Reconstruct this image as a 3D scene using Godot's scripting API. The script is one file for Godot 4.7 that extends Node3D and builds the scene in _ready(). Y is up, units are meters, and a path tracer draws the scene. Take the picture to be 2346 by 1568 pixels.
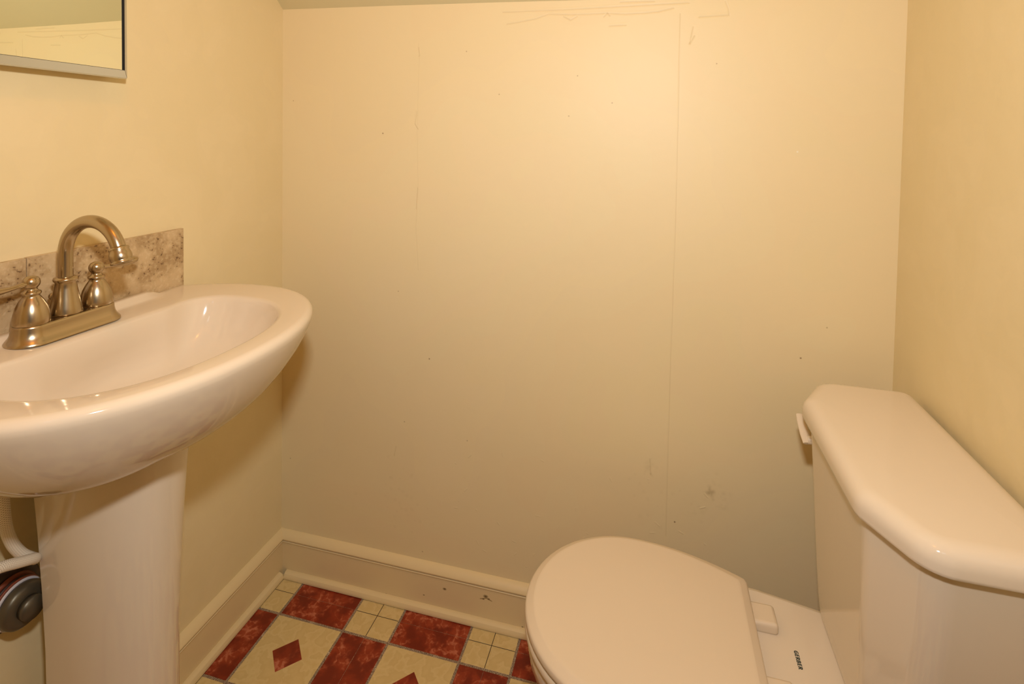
extends Node3D

const ROOM_W := 1.4817
const SINK_Z := 0.585
const SEAT_Z := 0.348
const TANK_Z := 0.335
const DEPTH := 1.40
const LEFT_TOP := 2.45

var M := {}
var used := {}


func _ready() -> void:
	setup_camera()
	setup_environment()
	make_materials()
	flash_lamp()
	added_fill_lamp()
	build_room()
	build_floor()
	build_trim()
	build_hall()
	build_backsplash()
	build_sink()
	build_faucet()
	build_toilet()
	build_mirror()
	build_pipes()


# ---------------------------------------------------------------- camera and light
func setup_camera() -> void:
	var cam := Camera3D.new()
	cam.name = "camera"
	add_child(cam)
	cam.position = Vector3(0.98462, 1.22901, 1.28911)
	var b := Basis(Vector3.UP, deg_to_rad(14.51318)) * Basis(Vector3.RIGHT, deg_to_rad(-1.87901)) * Basis(Vector3.BACK, deg_to_rad(0.93251))
	cam.basis = b
	cam.projection = Camera3D.PROJECTION_FRUSTUM
	cam.near = 0.05
	cam.far = 30.0
	var f := 1247.51
	cam.size = 2.0 * 784.0 / f * cam.near
	cam.frustum_offset = Vector2(0, -(784.0 - 355.212) / f * cam.near)
	cam.current = true


func setup_environment() -> void:
	var we := WorldEnvironment.new()
	we.name = "environment"
	var e := Environment.new()
	e.background_mode = Environment.BG_COLOR
	e.background_color = Color(0.02, 0.02, 0.02)
	e.tonemap_mode = Environment.TONE_MAPPER_LINEAR
	e.tonemap_exposure = 1.0
	e.sdfgi_enabled = true
	e.ssao_enabled = true
	e.ssil_enabled = true
	we.environment = e
	add_child(we)


func flash_lamp() -> void:
	# the photographer's flash on a slim stand in the doorway, just above the camera
	var t := thing("flash_lamp", "black flash lamp on a slim stand in the doorway", "lamp", Vector3(0.97, 0, 1.37))
	var aim := Basis(Vector3.UP, deg_to_rad(14.5)) * Basis(Vector3.RIGHT, deg_to_rad(-12.0))
	var head_at := Vector3(0.0, 1.475, -0.126)
	part("stand", tube([Vector3(0, 0.02, 0), Vector3(0, 1.44, 0)], [0.011, 0.009], 12), M.black, t)
	for k in 3:
		var a := TAU * k / 3.0 + 0.5
		part("leg", tube([Vector3(0, 0.22, 0), Vector3(sin(a) * 0.2, 0.008, cos(a) * 0.2)], [0.007, 0.007], 8), M.black, t)
	part("bracket", tube([Vector3(0, 1.42, 0), Vector3(0, 1.455, -0.03), Vector3(0, 1.475, -0.07)], [0.012, 0.012, 0.012], 10), M.black, t)
	var head := part("head", rbox(Vector3(0.090, 0.064, 0.09), 0.008), M.black, t)
	head.position = head_at - aim.z * -0.03
	head.basis = aim
	var glass := part("lamp_face", rbox(Vector3(0.076, 0.052, 0.006), 0.002), M.flash_face, t)
	glass.position = head_at - aim.z * 0.0175
	glass.basis = aim
	var l := AreaLight3D.new()
	l.name = "flash_light"
	l.area_size = Vector2(0.076, 0.052)
	l.light_color = Color(1.0, 0.99, 0.98)
	l.light_energy = 1.02
	l.shadow_enabled = true
	l.area_range = 8.0
	l.position = head_at - aim.z * 0.024
	l.basis = aim
	t.add_child(l)


func added_fill_lamp() -> void:  # unseen lamp, added to fill the shaded parts with orange light
	var at := Vector3(0.78, 2.20, 1.08)
	var t := thing("added_fill_lamp", "added warm fill lamp, a frosted globe out of view on the ceiling", "lamp", at)
	part("fitting", lathe([Vector2(0.0, 0.10), Vector2(0.07, 0.10), Vector2(0.07, 0.09), Vector2(0.045, 0.07), Vector2(0.045, 0.055), Vector2(0.0, 0.055)], 28), M.brass, t)
	part("globe", lathe(arc2(Vector2(0, 0), 0.07, 90, -90, 18), 28), M.globe, t)
	var l := OmniLight3D.new()
	l.name = "fill_light"
	l.light_color = Color(1.0, 0.62, 0.14)
	l.light_energy = 0.12
	l.light_size = 0.06
	l.omni_range = 9.0
	l.omni_attenuation = 2.0
	l.shadow_enabled = true
	t.add_child(l)


# ---------------------------------------------------------------- materials
func srgb(r: float, g: float, b: float) -> Color:
	return Color(r / 255.0, g / 255.0, b / 255.0)


func mat(c: Color, rough := 0.5, metal := 0.0, spec := 0.5) -> StandardMaterial3D:
	var m := StandardMaterial3D.new()
	m.albedo_color = c
	m.roughness = rough
	m.metallic = metal
	m.metallic_specular = spec
	return m


func noise_tex(sz: int, freq: float, cols: Array, offs: Array, type := FastNoiseLite.TYPE_SIMPLEX_SMOOTH, fractal := FastNoiseLite.FRACTAL_FBM, oct := 4, sd := 1) -> NoiseTexture2D:
	var n := FastNoiseLite.new()
	n.seed = sd
	n.noise_type = type
	n.frequency = freq
	n.fractal_type = fractal
	n.fractal_octaves = oct
	var t := NoiseTexture2D.new()
	t.width = sz
	t.height = sz
	t.seamless = true
	t.noise = n
	var g := Gradient.new()
	g.offsets = PackedFloat32Array(offs)
	g.colors = PackedColorArray(cols)
	t.color_ramp = g
	return t


func triplanar(m: StandardMaterial3D, s: float) -> StandardMaterial3D:
	m.uv1_triplanar = true
	m.uv1_world_triplanar = true
	m.uv1_scale = Vector3(s, s, s)
	return m


func make_materials() -> void:
	var peel := noise_tex(512, 0.02, [Color.BLACK, Color.WHITE], [0.0, 1.0], FastNoiseLite.TYPE_SIMPLEX_SMOOTH, FastNoiseLite.FRACTAL_FBM, 4, 5)
	# painted plaster: cream, faintly uneven
	var paint_tint := noise_tex(512, 0.006, [srgb(229, 212, 167), srgb(231, 214, 170)], [0.3, 0.7], FastNoiseLite.TYPE_SIMPLEX_SMOOTH, FastNoiseLite.FRACTAL_FBM, 3, 7)
	M.wall = mat(Color.WHITE, 0.5, 0.0, 0.45)
	M.wall.albedo_texture = paint_tint
	M.wall.heightmap_enabled = true
	M.wall.heightmap_texture = peel
	M.wall.heightmap_scale = 0.06
	triplanar(M.wall, 1.6)
	M.back_wall = back_wall_material()
	M.ceiling = mat(srgb(216, 203, 160), 0.7, 0.0, 0.35)
	M.ceiling.heightmap_enabled = true
	M.ceiling.heightmap_texture = peel
	M.ceiling.heightmap_scale = 0.08
	triplanar(M.ceiling, 1.6)
	M.trim_paint = mat(srgb(227, 206, 160), 0.4, 0.0, 0.5)
	M.base_back = baseboard_material()
	M.hall_paint = mat(srgb(226, 226, 224), 0.7)
	M.hall_floor = mat(srgb(120, 92, 66), 0.5)
	# porcelain, plastic, metal
	M.porcelain = mat(srgb(224, 210, 188), 0.07, 0.0, 0.5)
	M.seat = mat(srgb(222, 205, 179), 0.34, 0.0, 0.5)
	M.nickel = mat(srgb(182, 165, 136), 0.25, 1.0)
	M.chrome = mat(srgb(218, 226, 236), 0.22, 1.0)  # mirror frame; blue tint put into the colour for a cool, neutral reflection
	M.mirror = mat(srgb(240, 243, 226), 0.0, 1.0)
	M.black = mat(srgb(22, 22, 24), 0.5)
	M.dark_gap = mat(srgb(26, 22, 20), 0.8)
	M.brass = mat(srgb(200, 170, 100), 0.3, 1.0)
	M.ink = mat(srgb(28, 46, 40), 0.6)
	M.globe = mat(srgb(250, 240, 220), 0.4)  # glowing shell of the added fill lamp
	M.globe.emission_enabled = true
	M.globe.emission = Color(1.0, 0.8, 0.45)
	M.globe.emission_energy_multiplier = 1.5
	M.flash_face = mat(srgb(250, 250, 250), 0.3)
	M.flash_face.emission_enabled = true
	M.flash_face.emission = Color(1.0, 0.93, 0.82)
	M.flash_face.emission_energy_multiplier = 4.0
	M.hall_glow = mat(srgb(250, 250, 250), 0.4)
	M.hall_glow.emission_enabled = true
	M.hall_glow.emission = Color(0.9, 0.95, 1.0)
	M.hall_glow.emission_energy_multiplier = 1.5
	# floor print
	M.red = mat(Color.WHITE, 0.32)
	M.red.albedo_texture = marble_texture()
	triplanar(M.red, 2.6)
	M.cream = mat(Color.WHITE, 0.36)
	M.cream.albedo_texture = noise_tex(512, 0.012, [srgb(215, 191, 134), srgb(210, 185, 128), srgb(220, 197, 142), srgb(212, 187, 129)], [0.2, 0.45, 0.55, 0.8], FastNoiseLite.TYPE_SIMPLEX_SMOOTH, FastNoiseLite.FRACTAL_FBM, 5, 11)
	triplanar(M.cream, 3.0)
	M.diamond = mat(Color.WHITE, 0.32)
	M.diamond.albedo_texture = M.red.albedo_texture
	triplanar(M.diamond, 2.0)
	M.grout = mat(Color.WHITE, 0.6)
	M.grout.albedo_texture = noise_tex(512, 0.22, [srgb(84, 66, 54), srgb(206, 186, 158), srgb(236, 220, 196), srgb(168, 142, 118), srgb(110, 90, 74)], [0.25, 0.42, 0.55, 0.66, 0.8], FastNoiseLite.TYPE_SIMPLEX, FastNoiseLite.FRACTAL_NONE, 1, 3)
	triplanar(M.grout, 3.0)
	M.seam = mat(srgb(60, 44, 30), 0.9)
	# travertine
	M.stone = mat(Color.WHITE, 0.42)
	M.stone.albedo_texture = stone_texture()
	M.stone.heightmap_enabled = true
	M.stone.heightmap_texture = noise_tex(512, 0.02, [Color.BLACK, Color.WHITE], [0.2, 0.4], FastNoiseLite.TYPE_SIMPLEX_SMOOTH, FastNoiseLite.FRACTAL_FBM, 5, 31)
	M.stone.heightmap_scale = 0.04
	triplanar(M.stone, 3.2)
	# pipes
	M.hose = mat(Color.WHITE, 0.45)
	M.hose.albedo_texture = weave_texture()
	M.hose.uv1_scale = Vector3(5, 90, 1)
	M.old_metal = mat(srgb(94, 86, 70), 0.38, 0.5)
	M.rust = mat(srgb(128, 62, 38), 0.5)
	M.dark_pipe = mat(srgb(56, 34, 28), 0.45)
	M.washer = mat(srgb(205, 200, 205), 0.4)


func marble_texture() -> ImageTexture:
	var sz := 512
	var a := FastNoiseLite.new()
	a.seed = 21
	a.noise_type = FastNoiseLite.TYPE_CELLULAR
	a.cellular_return_type = FastNoiseLite.RETURN_DISTANCE2_SUB
	a.frequency = 0.034
	a.fractal_type = FastNoiseLite.FRACTAL_NONE
	a.domain_warp_enabled = true
	a.domain_warp_amplitude = 26.0
	a.domain_warp_frequency = 0.02
	var c := FastNoiseLite.new()
	c.seed = 4
	c.frequency = 0.012
	c.fractal_octaves = 5
	var r := FastNoiseLite.new()
	r.seed = 52
	r.frequency = 0.012
	r.fractal_type = FastNoiseLite.FRACTAL_RIDGED
	r.fractal_octaves = 4
	r.domain_warp_enabled = true
	r.domain_warp_amplitude = 30.0
	var ir := r.get_seamless_image(sz, sz, false, false, 0.15)
	var ia := a.get_seamless_image(sz, sz, false, false, 0.15)
	var ic := c.get_seamless_image(sz, sz, false, false, 0.15)
	var out := Image.create(sz, sz, false, Image.FORMAT_RGB8)
	var base := srgb(146, 50, 22)
	var dark := srgb(116, 32, 12)
	var vein := srgb(202, 126, 100)
	for y in sz:
		for x in sz:
			var v := ia.get_pixel(x, y).r
			var k := ic.get_pixel(x, y).r
			var edge := 1.0 - smoothstep(0.0, 0.16, v)
			var col := dark.lerp(base, smoothstep(0.25, 0.75, k))
			var line := smoothstep(0.66, 0.92, ir.get_pixel(x, y).r)
			col = col.lerp(vein, clampf(edge * smoothstep(0.45, 0.75, k) * 0.55 + line * smoothstep(0.2, 0.7, k) * 0.85 + 0.16 * smoothstep(0.6, 0.85, k), 0.0, 0.8))
			out.set_pixel(x, y, col)
	return ImageTexture.create_from_image(out)


func stone_texture() -> ImageTexture:
	var sz := 512
	var c := FastNoiseLite.new()
	c.seed = 14
	c.frequency = 0.010
	c.fractal_octaves = 6
	var d := FastNoiseLite.new()
	d.seed = 77
	d.frequency = 0.055
	d.fractal_octaves = 4
	var ic := c.get_seamless_image(sz, sz, false, false, 0.15)
	var id := d.get_seamless_image(sz, sz, false, false, 0.15)
	var out := Image.create(sz, sz, false, Image.FORMAT_RGB8)
	for y in sz:
		for x in sz:
			var k := ic.get_pixel(x, y).r
			var h := id.get_pixel(x, y).r
			var col := srgb(168, 141, 102).lerp(srgb(202, 177, 137), smoothstep(0.2, 0.8, k))
			col = col.lerp(srgb(220, 200, 164), 0.4 * smoothstep(0.5, 0.8, h))
			col = col.lerp(srgb(96, 70, 46), 0.75 * smoothstep(0.27, 0.20, h) * smoothstep(0.7, 0.4, k))
			out.set_pixel(x, y, col)
	return ImageTexture.create_from_image(out)


func weave_texture() -> ImageTexture:
	var sz := 64
	var out := Image.create(sz, sz, false, Image.FORMAT_RGB8)
	for y in sz:
		for x in sz:
			var a := absf(sin(PI * (x + y) / 32.0))
			var b := absf(sin(PI * (x - y) / 32.0))
			out.set_pixel(x, y, srgb(176, 160, 138).lerp(srgb(240, 230, 212), clampf(maxf(a, b) * 1.4 - 0.4, 0, 1)))
	return ImageTexture.create_from_image(out)


func dab(im: Image, at: Vector2, r: float, col: Color, strength: float) -> void:
	var w := im.get_width()
	var h := im.get_height()
	for y in range(maxi(0, int(at.y - r)), mini(h, int(at.y + r) + 2)):
		for x in range(maxi(0, int(at.x - r)), mini(w, int(at.x + r) + 2)):
			var k := clampf(1.0 - Vector2(x, y).distance_to(at) / maxf(r, 0.8), 0.0, 1.0)
			if k > 0.0:
				im.set_pixel(x, y, im.get_pixel(x, y).lerp(col, k * strength))


func stroke(im: Image, pts: Array, r: float, col: Color, strength: float) -> void:
	for i in pts.size() - 1:
		var a: Vector2 = pts[i]
		var b: Vector2 = pts[i + 1]
		var n := int(a.distance_to(b) / maxf(r * 0.6, 0.6)) + 1
		for k in n:
			dab(im, a.lerp(b, float(k) / n), r, col, strength)


func back_wall_material() -> StandardMaterial3D:
	# UV of the wall: u = x / ROOM_W, v = 1 - y / 1.7
	var sx := 1024
	var sy := 1184
	var to := func(p: Vector2) -> Vector2: return Vector2(p.x / ROOM_W * sx, (1.0 - p.y / 1.7) * sy)
	var line := func(ps: Array) -> Array: return ps.map(func(p): return to.call(p))
	var cracks := [
		[Vector2(0.631, 1.504), Vector2(0.664, 1.508), Vector2(0.702, 1.514), Vector2(0.734, 1.524), Vector2(0.781, 1.521), Vector2(0.827, 1.520), Vector2(0.873, 1.521), Vector2(0.913, 1.517), Vector2(0.962, 1.518), Vector2(0.990, 1.520), Vector2(1.023, 1.527)],
		[Vector2(0.770, 1.517), Vector2(0.787, 1.508), Vector2(0.804, 1.517)],
		[Vector2(0.865, 1.513), Vector2(0.873, 1.521), Vector2(0.880, 1.514)],
		[Vector2(0.878, 1.491), Vector2(0.918, 1.492)],
		[Vector2(0.620, 1.533), Vector2(0.770, 1.533), Vector2(0.922, 1.535), Vector2(1.056, 1.537)],
		[Vector2(0.902, 1.545), Vector2(0.980, 1.544)],
		[Vector2(1.131, 1.537), Vector2(1.137, 1.521), Vector2(1.139, 1.506), Vector2(1.075, 1.504)],
		[Vector2(1.065, 1.484), Vector2(1.058, 1.445), Vector2(1.069, 1.464)],
		[Vector2(0.400, 1.454), Vector2(0.403, 1.434), Vector2(0.400, 1.430)],
		[Vector2(0.397, 1.291), Vector2(0.392, 1.258), Vector2(0.401, 1.244)],
		[Vector2(0.401, 1.095), Vector2(0.397, 1.039)],
		[Vector2(0.994, 0.484), Vector2(0.997, 0.445)],
		[Vector2(0.348, 0.411), Vector2(0.342, 0.383)],
	]
	var seam := [Vector2(1.036, 1.514), Vector2(1.037, 1.348), Vector2(1.038, 1.150), Vector2(1.037, 0.991), Vector2(1.035, 0.748), Vector2(1.034, 0.544), Vector2(1.034, 0.307)]
	var seam2 := [Vector2(0.399, 1.463), Vector2(0.402, 1.430), Vector2(0.398, 1.241), Vector2(0.402, 1.107), Vector2(0.397, 0.994), Vector2(0.405, 0.881)]
	# colour: paint, seam lines, specks, smudges, scuffs
	var tint := FastNoiseLite.new()
	tint.seed = 8
	tint.frequency = 0.004
	tint.fractal_octaves = 4
	var soft := tint.get_image(sx / 4, sy / 4, false, false, true)
	soft.resize(sx, sy, Image.INTERPOLATE_CUBIC)
	var col := Image.create(sx, sy, false, Image.FORMAT_RGB8)
	var c0 := srgb(228, 210, 166)
	var c1 := srgb(232, 216, 175)
	for y in sy:
		for x in sx:
			col.set_pixel(x, y, c0.lerp(c1, soft.get_pixel(x, y).r))
	stroke(col, line.call(seam), 0.8, srgb(190, 168, 128), 0.24)
	stroke(col, line.call(seam2), 0.8, srgb(200, 180, 140), 0.12)
	for c in cracks:
		stroke(col, line.call(c), 0.9, srgb(176, 148, 104), 0.16)
	var specks := [Vector2(0.302, 1.234), Vector2(0.439, 0.655), Vector2(1.053, 0.346), Vector2(1.305, 0.760), Vector2(1.354, 0.832), Vector2(0.033, 1.319), Vector2(0.615, 1.334), Vector2(0.529, 1.441), Vector2(0.788, 1.282), Vector2(0.371, 0.480), Vector2(0.426, 0.143), Vector2(0.889, 1.313), Vector2(1.116, 1.400), Vector2(0.807, 1.377), Vector2(0.350, 0.823), Vector2(0.545, 0.457), Vector2(0.027, 0.325)]
	for i in specks.size():
		dab(col, to.call(specks[i]), 1.5 if i < 4 else 1.2, srgb(70, 44, 20), 0.95 if i < 4 else 0.6)
	dab(col, to.call(Vector2(1.285, 1.208)), 1.6, Color.WHITE, 0.9)
	var rng := RandomNumberGenerator.new()
	rng.seed = 3
	for s in [[Vector2(1.129, 0.432), 0.005, 20, 0.09], [Vector2(1.151, 0.412), 0.02, 14, 0.03], [Vector2(1.104, 0.393), 0.02, 12, 0.03], [Vector2(0.996, 0.466), 0.010, 20, 0.035], [Vector2(1.0, 0.40), 0.03, 16, 0.03], [Vector2(0.36, 0.30), 0.04, 22, 0.03], [Vector2(0.40, 0.22), 0.03, 14, 0.03]]:
		for k in s[2]:
			var o := Vector2(rng.randfn(0, s[1]), rng.randfn(0, s[1] * 1.3))
			dab(col, to.call(s[0] + o), rng.randf_range(1.5, 5.0), srgb(120, 96, 60), s[3])
	# relief: roller texture, taped joints, cracks and filler ridges
	var pn := FastNoiseLite.new()
	pn.seed = 15
	pn.frequency = 0.05
	pn.fractal_octaves = 3
	var hgt := pn.get_image(sx, sy, false, false, true)
	var lo := FastNoiseLite.new()
	lo.seed = 19
	lo.frequency = 0.006
	lo.fractal_octaves = 3
	var low := lo.get_image(sx / 2, sy / 2, false, false, true)
	low.resize(sx, sy, Image.INTERPOLATE_CUBIC)
	var rel := Image.create(sx, sy, false, Image.FORMAT_RGBF)
	for y in sy:
		for x in sx:
			var wx := x * ROOM_W / sx
			var v := 0.5 + 0.05 * (hgt.get_pixel(x, y).r - 0.5) + 0.30 * (low.get_pixel(x, y).r - 0.5)
			v += 0.10 * smoothstep(0.38, 0.405, wx) * smoothstep(0.50, 0.43, wx)
			v += 0.10 * smoothstep(0.97, 1.00, wx) * smoothstep(1.10, 1.05, wx)
			rel.set_pixel(x, y, Color(v, v, v))
	stroke(rel, line.call(seam), 1.2, Color(0.35, 0.35, 0.35), 0.3)
	stroke(rel, line.call(seam2), 1.4, Color(0.4, 0.4, 0.4), 0.2)
	for c in cracks:
		stroke(rel, line.call(c), 1.6, Color(0.2, 0.2, 0.2), 0.4)
		stroke(rel, line.call(c.map(func(p): return p + Vector2(0.0, 0.004))), 2.2, Color(0.8, 0.8, 0.8), 0.2)
	for k in 40:
		var p := Vector2(rng.randf_range(0.5, 1.15), rng.randf_range(0.16, 0.45))
		stroke(rel, line.call([p, p + Vector2(rng.randf_range(-0.012, 0.012), rng.randf_range(-0.01, 0.012))]), 1.2, Color(0.95, 0.95, 0.95), 0.25)
	var m := mat(Color.WHITE, 0.48, 0.0, 0.45)
	m.albedo_texture = ImageTexture.create_from_image(col)
	m.heightmap_enabled = true
	m.heightmap_texture = ImageTexture.create_from_image(rel)
	m.heightmap_scale = 0.30
	m.texture_repeat = false
	return m


func baseboard_material() -> StandardMaterial3D:
	var im := Image.create(1024, 128, false, Image.FORMAT_RGB8)
	im.fill(srgb(227, 206, 160))
	# u = x / ROOM_W, v runs over the height, 0 at the top (0.122 m)
	var to := func(x: float, y: float) -> Vector2: return Vector2(x / ROOM_W * 1024.0, (1.0 - y / 0.122) * 128.0)
	for s in [[0.494, 0.069, 3.2], [0.604, 0.075, 4.2], [0.612, 0.070, 2.4], [0.598, 0.067, 2.0], [0.437, 0.040, 1.6], [0.70, 0.02, 1.6], [0.33, 0.018, 1.4]]:
		dab(im, to.call(s[0], s[1]), s[2] * 1.25, srgb(66, 48, 22), 0.9)
	stroke(im, [to.call(0.590, 0.066), to.call(0.606, 0.071), to.call(0.621, 0.066)], 1.4, srgb(110, 84, 48), 0.6)
	var m := mat(Color.WHITE, 0.4, 0.0, 0.5)
	m.albedo_texture = ImageTexture.create_from_image(im)
	m.texture_repeat = false
	return m


# ---------------------------------------------------------------- nodes
func numbered(called: String) -> String:
	if not used.has(called):
		used[called] = 0
		return called
	used[called] += 1
	return "%s_%03d" % [called, used[called]]


func thing(called: String, label: String, category: String, at := Vector3.ZERO, group := "") -> Node3D:
	var o := Node3D.new()
	o.name = numbered(called)
	o.position = at
	o.set_meta("label", label)
	o.set_meta("category", category)
	if group:
		o.set_meta("group", group)
	add_child(o)
	return o


func part(called: String, mesh: Mesh, m: Material, parent: Node, at := Vector3.ZERO) -> MeshInstance3D:
	var o := MeshInstance3D.new()
	o.name = called
	o.mesh = mesh
	o.material_override = m
	o.position = at
	parent.add_child(o, true)
	return o


func structure(called: String, mesh: Mesh, m: Material, label: String, category: String, at := Vector3.ZERO) -> MeshInstance3D:
	var o := part(called, mesh, m, self, at)
	o.set_meta("kind", "structure")
	o.set_meta("label", label)
	o.set_meta("category", category)
	return o


# ---------------------------------------------------------------- meshes
# rings of equal length -> one smooth skin; breaks lists ring numbers whose edge stays sharp
func loft(rings: Array, cap0 := true, cap1 := true, closed := true, sharp := []) -> ArrayMesh:
	var v := PackedVector3Array()
	var uv := PackedVector2Array()
	var f := PackedInt32Array()
	var n: int = rings[0].size()
	var prev := -1
	for i in rings.size():
		var start := v.size()
		for k in n:
			v.append(rings[i][k])
			uv.append(Vector2(float(k) / n, float(i) / maxf(1, rings.size() - 1)))
		if prev >= 0:
			for k in (n if closed else n - 1):
				var k2 := (k + 1) % n
				f.append_array([prev + k, start + k, prev + k2, prev + k2, start + k, start + k2])
		prev = start
		if i in sharp and i < rings.size() - 1:
			prev = v.size()
			for k in n:
				v.append(rings[i][k])
				uv.append(Vector2(float(k) / n, float(i) / maxf(1, rings.size() - 1)))
	for e in [[cap0, 0], [cap1, rings.size() - 1]]:
		if e[0]:
			var mid := Vector3.ZERO
			for p in rings[e[1]]:
				mid += p
			var at := v.size()
			v.append(mid / n)
			uv.append(Vector2(0.5, 0.5))
			for k in n:
				v.append(rings[e[1]][k])
				uv.append(Vector2(float(k) / n, 0.5))
			for k in n:
				var k2 := (k + 1) % n
				if e[1] == 0:
					f.append_array([at, at + 1 + k, at + 1 + k2])
				else:
					f.append_array([at, at + 1 + k2, at + 1 + k])
	return skin(v, uv, f)


func skin(v: PackedVector3Array, uv: PackedVector2Array, f: PackedInt32Array) -> ArrayMesh:
	var c := Vector3.ZERO
	for p in v:
		c += p
	c /= v.size()
	var vol := 0.0
	for i in range(0, f.size(), 3):
		vol += (v[f[i]] - c).dot((v[f[i + 1]] - c).cross(v[f[i + 2]] - c))
	if vol < 0.0:
		for i in range(0, f.size(), 3):
			var t := f[i + 1]
			f[i + 1] = f[i + 2]
			f[i + 2] = t
	var nr := PackedVector3Array()
	nr.resize(v.size())
	for i in range(0, f.size(), 3):
		var g := (v[f[i + 1]] - v[f[i]]).cross(v[f[i + 2]] - v[f[i]])
		for k in 3:
			nr[f[i + k]] += g
	for i in nr.size():
		nr[i] = nr[i].normalized() if nr[i].length() > 1e-14 else Vector3.UP
	for i in range(0, f.size(), 3):     # Godot's front faces run clockwise
		var t := f[i + 1]
		f[i + 1] = f[i + 2]
		f[i + 2] = t
	var a := []
	a.resize(Mesh.ARRAY_MAX)
	a[Mesh.ARRAY_VERTEX] = v
	a[Mesh.ARRAY_NORMAL] = nr
	a[Mesh.ARRAY_TEX_UV] = uv
	a[Mesh.ARRAY_INDEX] = f
	var m := ArrayMesh.new()
	m.add_surface_from_arrays(Mesh.PRIMITIVE_TRIANGLES, a)
	return m


func join(list: Array) -> ArrayMesh:
	var st := SurfaceTool.new()
	st.begin(Mesh.PRIMITIVE_TRIANGLES)
	for e in list:
		if e is Array:
			st.append_from(e[0], 0, e[1])
		else:
			st.append_from(e, 0, Transform3D.IDENTITY)
	return st.commit()


# a flat-shaded solid from quads given by four corners each, with UVs
func quads(list: Array, uvs := []) -> ArrayMesh:
	var st := SurfaceTool.new()
	st.begin(Mesh.PRIMITIVE_TRIANGLES)
	var c := Vector3.ZERO
	for q in list:
		for p in q:
			c += p
	c /= list.size() * 4.0
	for i in list.size():
		var q: Array = list[i]
		var n: Vector3 = (q[1] - q[0]).cross(q[2] - q[0]).normalized()
		var mid: Vector3 = (q[0] + q[1] + q[2] + q[3]) / 4.0
		var order := [0, 1, 2, 0, 2, 3]
		if n.dot(mid - c) < 0.0:
			n = -n
		else:
			order = [0, 2, 1, 0, 3, 2]
		for k in order:
			st.set_normal(n)
			if uvs:
				st.set_uv(uvs[i][k])
			else:
				st.set_uv(Vector2(0, 0))
			st.add_vertex(q[k])
	return st.commit()


func block(lo: Vector3, hi: Vector3) -> ArrayMesh:
	var a := [Vector3(lo.x, lo.y, lo.z), Vector3(hi.x, lo.y, lo.z), Vector3(hi.x, lo.y, hi.z), Vector3(lo.x, lo.y, hi.z), Vector3(lo.x, hi.y, lo.z), Vector3(hi.x, hi.y, lo.z), Vector3(hi.x, hi.y, hi.z), Vector3(lo.x, hi.y, hi.z)]
	return quads([[a[0], a[1], a[2], a[3]], [a[4], a[5], a[6], a[7]], [a[0], a[1], a[5], a[4]], [a[1], a[2], a[6], a[5]], [a[2], a[3], a[7], a[6]], [a[3], a[0], a[4], a[7]]])


# thin printed piece: outline (x, z) corners, its top edge slightly eased
func slab(corners: Array, y0: float, y1: float, ease := 0.0006) -> ArrayMesh:
	var mid := Vector2.ZERO
	for p in corners:
		mid += p
	mid /= corners.size()
	var q := []
	var top := []
	var n := corners.size()
	for k in n:
		var a: Vector2 = corners[k]
		var b: Vector2 = corners[(k + 1) % n]
		var ai := a - (a - mid).normalized() * ease * 1.4
		var bi := b - (b - mid).normalized() * ease * 1.4
		q.append([Vector3(a.x, y0, a.y), Vector3(b.x, y0, b.y), Vector3(b.x, y1 - ease * 0.6, b.y), Vector3(a.x, y1 - ease * 0.6, a.y)])
		q.append([Vector3(a.x, y1 - ease * 0.6, a.y), Vector3(b.x, y1 - ease * 0.6, b.y), Vector3(bi.x, y1, bi.y), Vector3(ai.x, y1, ai.y)])
		top.append(Vector3(ai.x, y1, ai.y))
	q.append(top)
	return quads(q)


func rpoly(pts: Array, rad: Array, k := 6) -> PackedVector2Array:
	var out := PackedVector2Array()
	var n := pts.size()
	for i in n:
		var p: Vector2 = pts[i]
		var a: Vector2 = (pts[(i + n - 1) % n] - p).normalized()
		var b: Vector2 = (pts[(i + 1) % n] - p).normalized()
		var half := acos(clampf(a.dot(b), -1, 1)) / 2.0
		var d: float = rad[i] / tan(half)
		var c: Vector2 = p + (a + b).normalized() * (rad[i] / sin(half))
		var from := p + a * d - c
		var turn := from.angle_to(p + b * d - c)
		for j in k + 1:
			out.append(c + from.rotated(turn * j / k))
	return out


func inset(ring: PackedVector2Array, by: float) -> PackedVector2Array:
	var out := PackedVector2Array()
	var n := ring.size()
	var area := 0.0
	for i in n:
		area += ring[i].cross(ring[(i + 1) % n])
	var s := signf(area)
	for i in n:
		var d := Vector2.ZERO
		for e in [[(i + n - 1) % n, i], [i, (i + 1) % n]]:
			var t: Vector2 = ring[e[1]] - ring[e[0]]
			if t.length() > 1e-9:
				d += Vector2(-t.y, t.x).normalized()
		out.append(ring[i] + d.normalized() * by * s)
	return out


func at_y(ring: PackedVector2Array, y: float) -> PackedVector3Array:
	var out := PackedVector3Array()
	for p in ring:
		out.append(Vector3(p.x, y, p.y))
	return out


func rbox(size: Vector3, r: float, k := 3) -> ArrayMesh:
	var h := size / 2.0
	var base := rpoly([Vector2(-h.x, -h.z), Vector2(h.x, -h.z), Vector2(h.x, h.z), Vector2(-h.x, h.z)], [r, r, r, r], k)
	var rings := []
	for j in k + 1:
		var a := PI / 2 * j / k
		rings.append(at_y(inset(base, r * 0.98 * (1.0 - sin(a))), -h.y + r * (1.0 - cos(a))))
	for j in k + 1:
		var a := PI / 2 * j / k
		rings.append(at_y(inset(base, r * 0.98 * (1.0 - cos(a))), h.y - r * (1.0 - sin(a))))
	return loft(rings)


func arc2(c: Vector2, r: float, from: float, to: float, n: int) -> Array:
	var out := []
	for i in n + 1:
		var a := deg_to_rad(lerpf(from, to, float(i) / n))
		out.append(c + Vector2(cos(a), sin(a)) * r)
	return out


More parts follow.
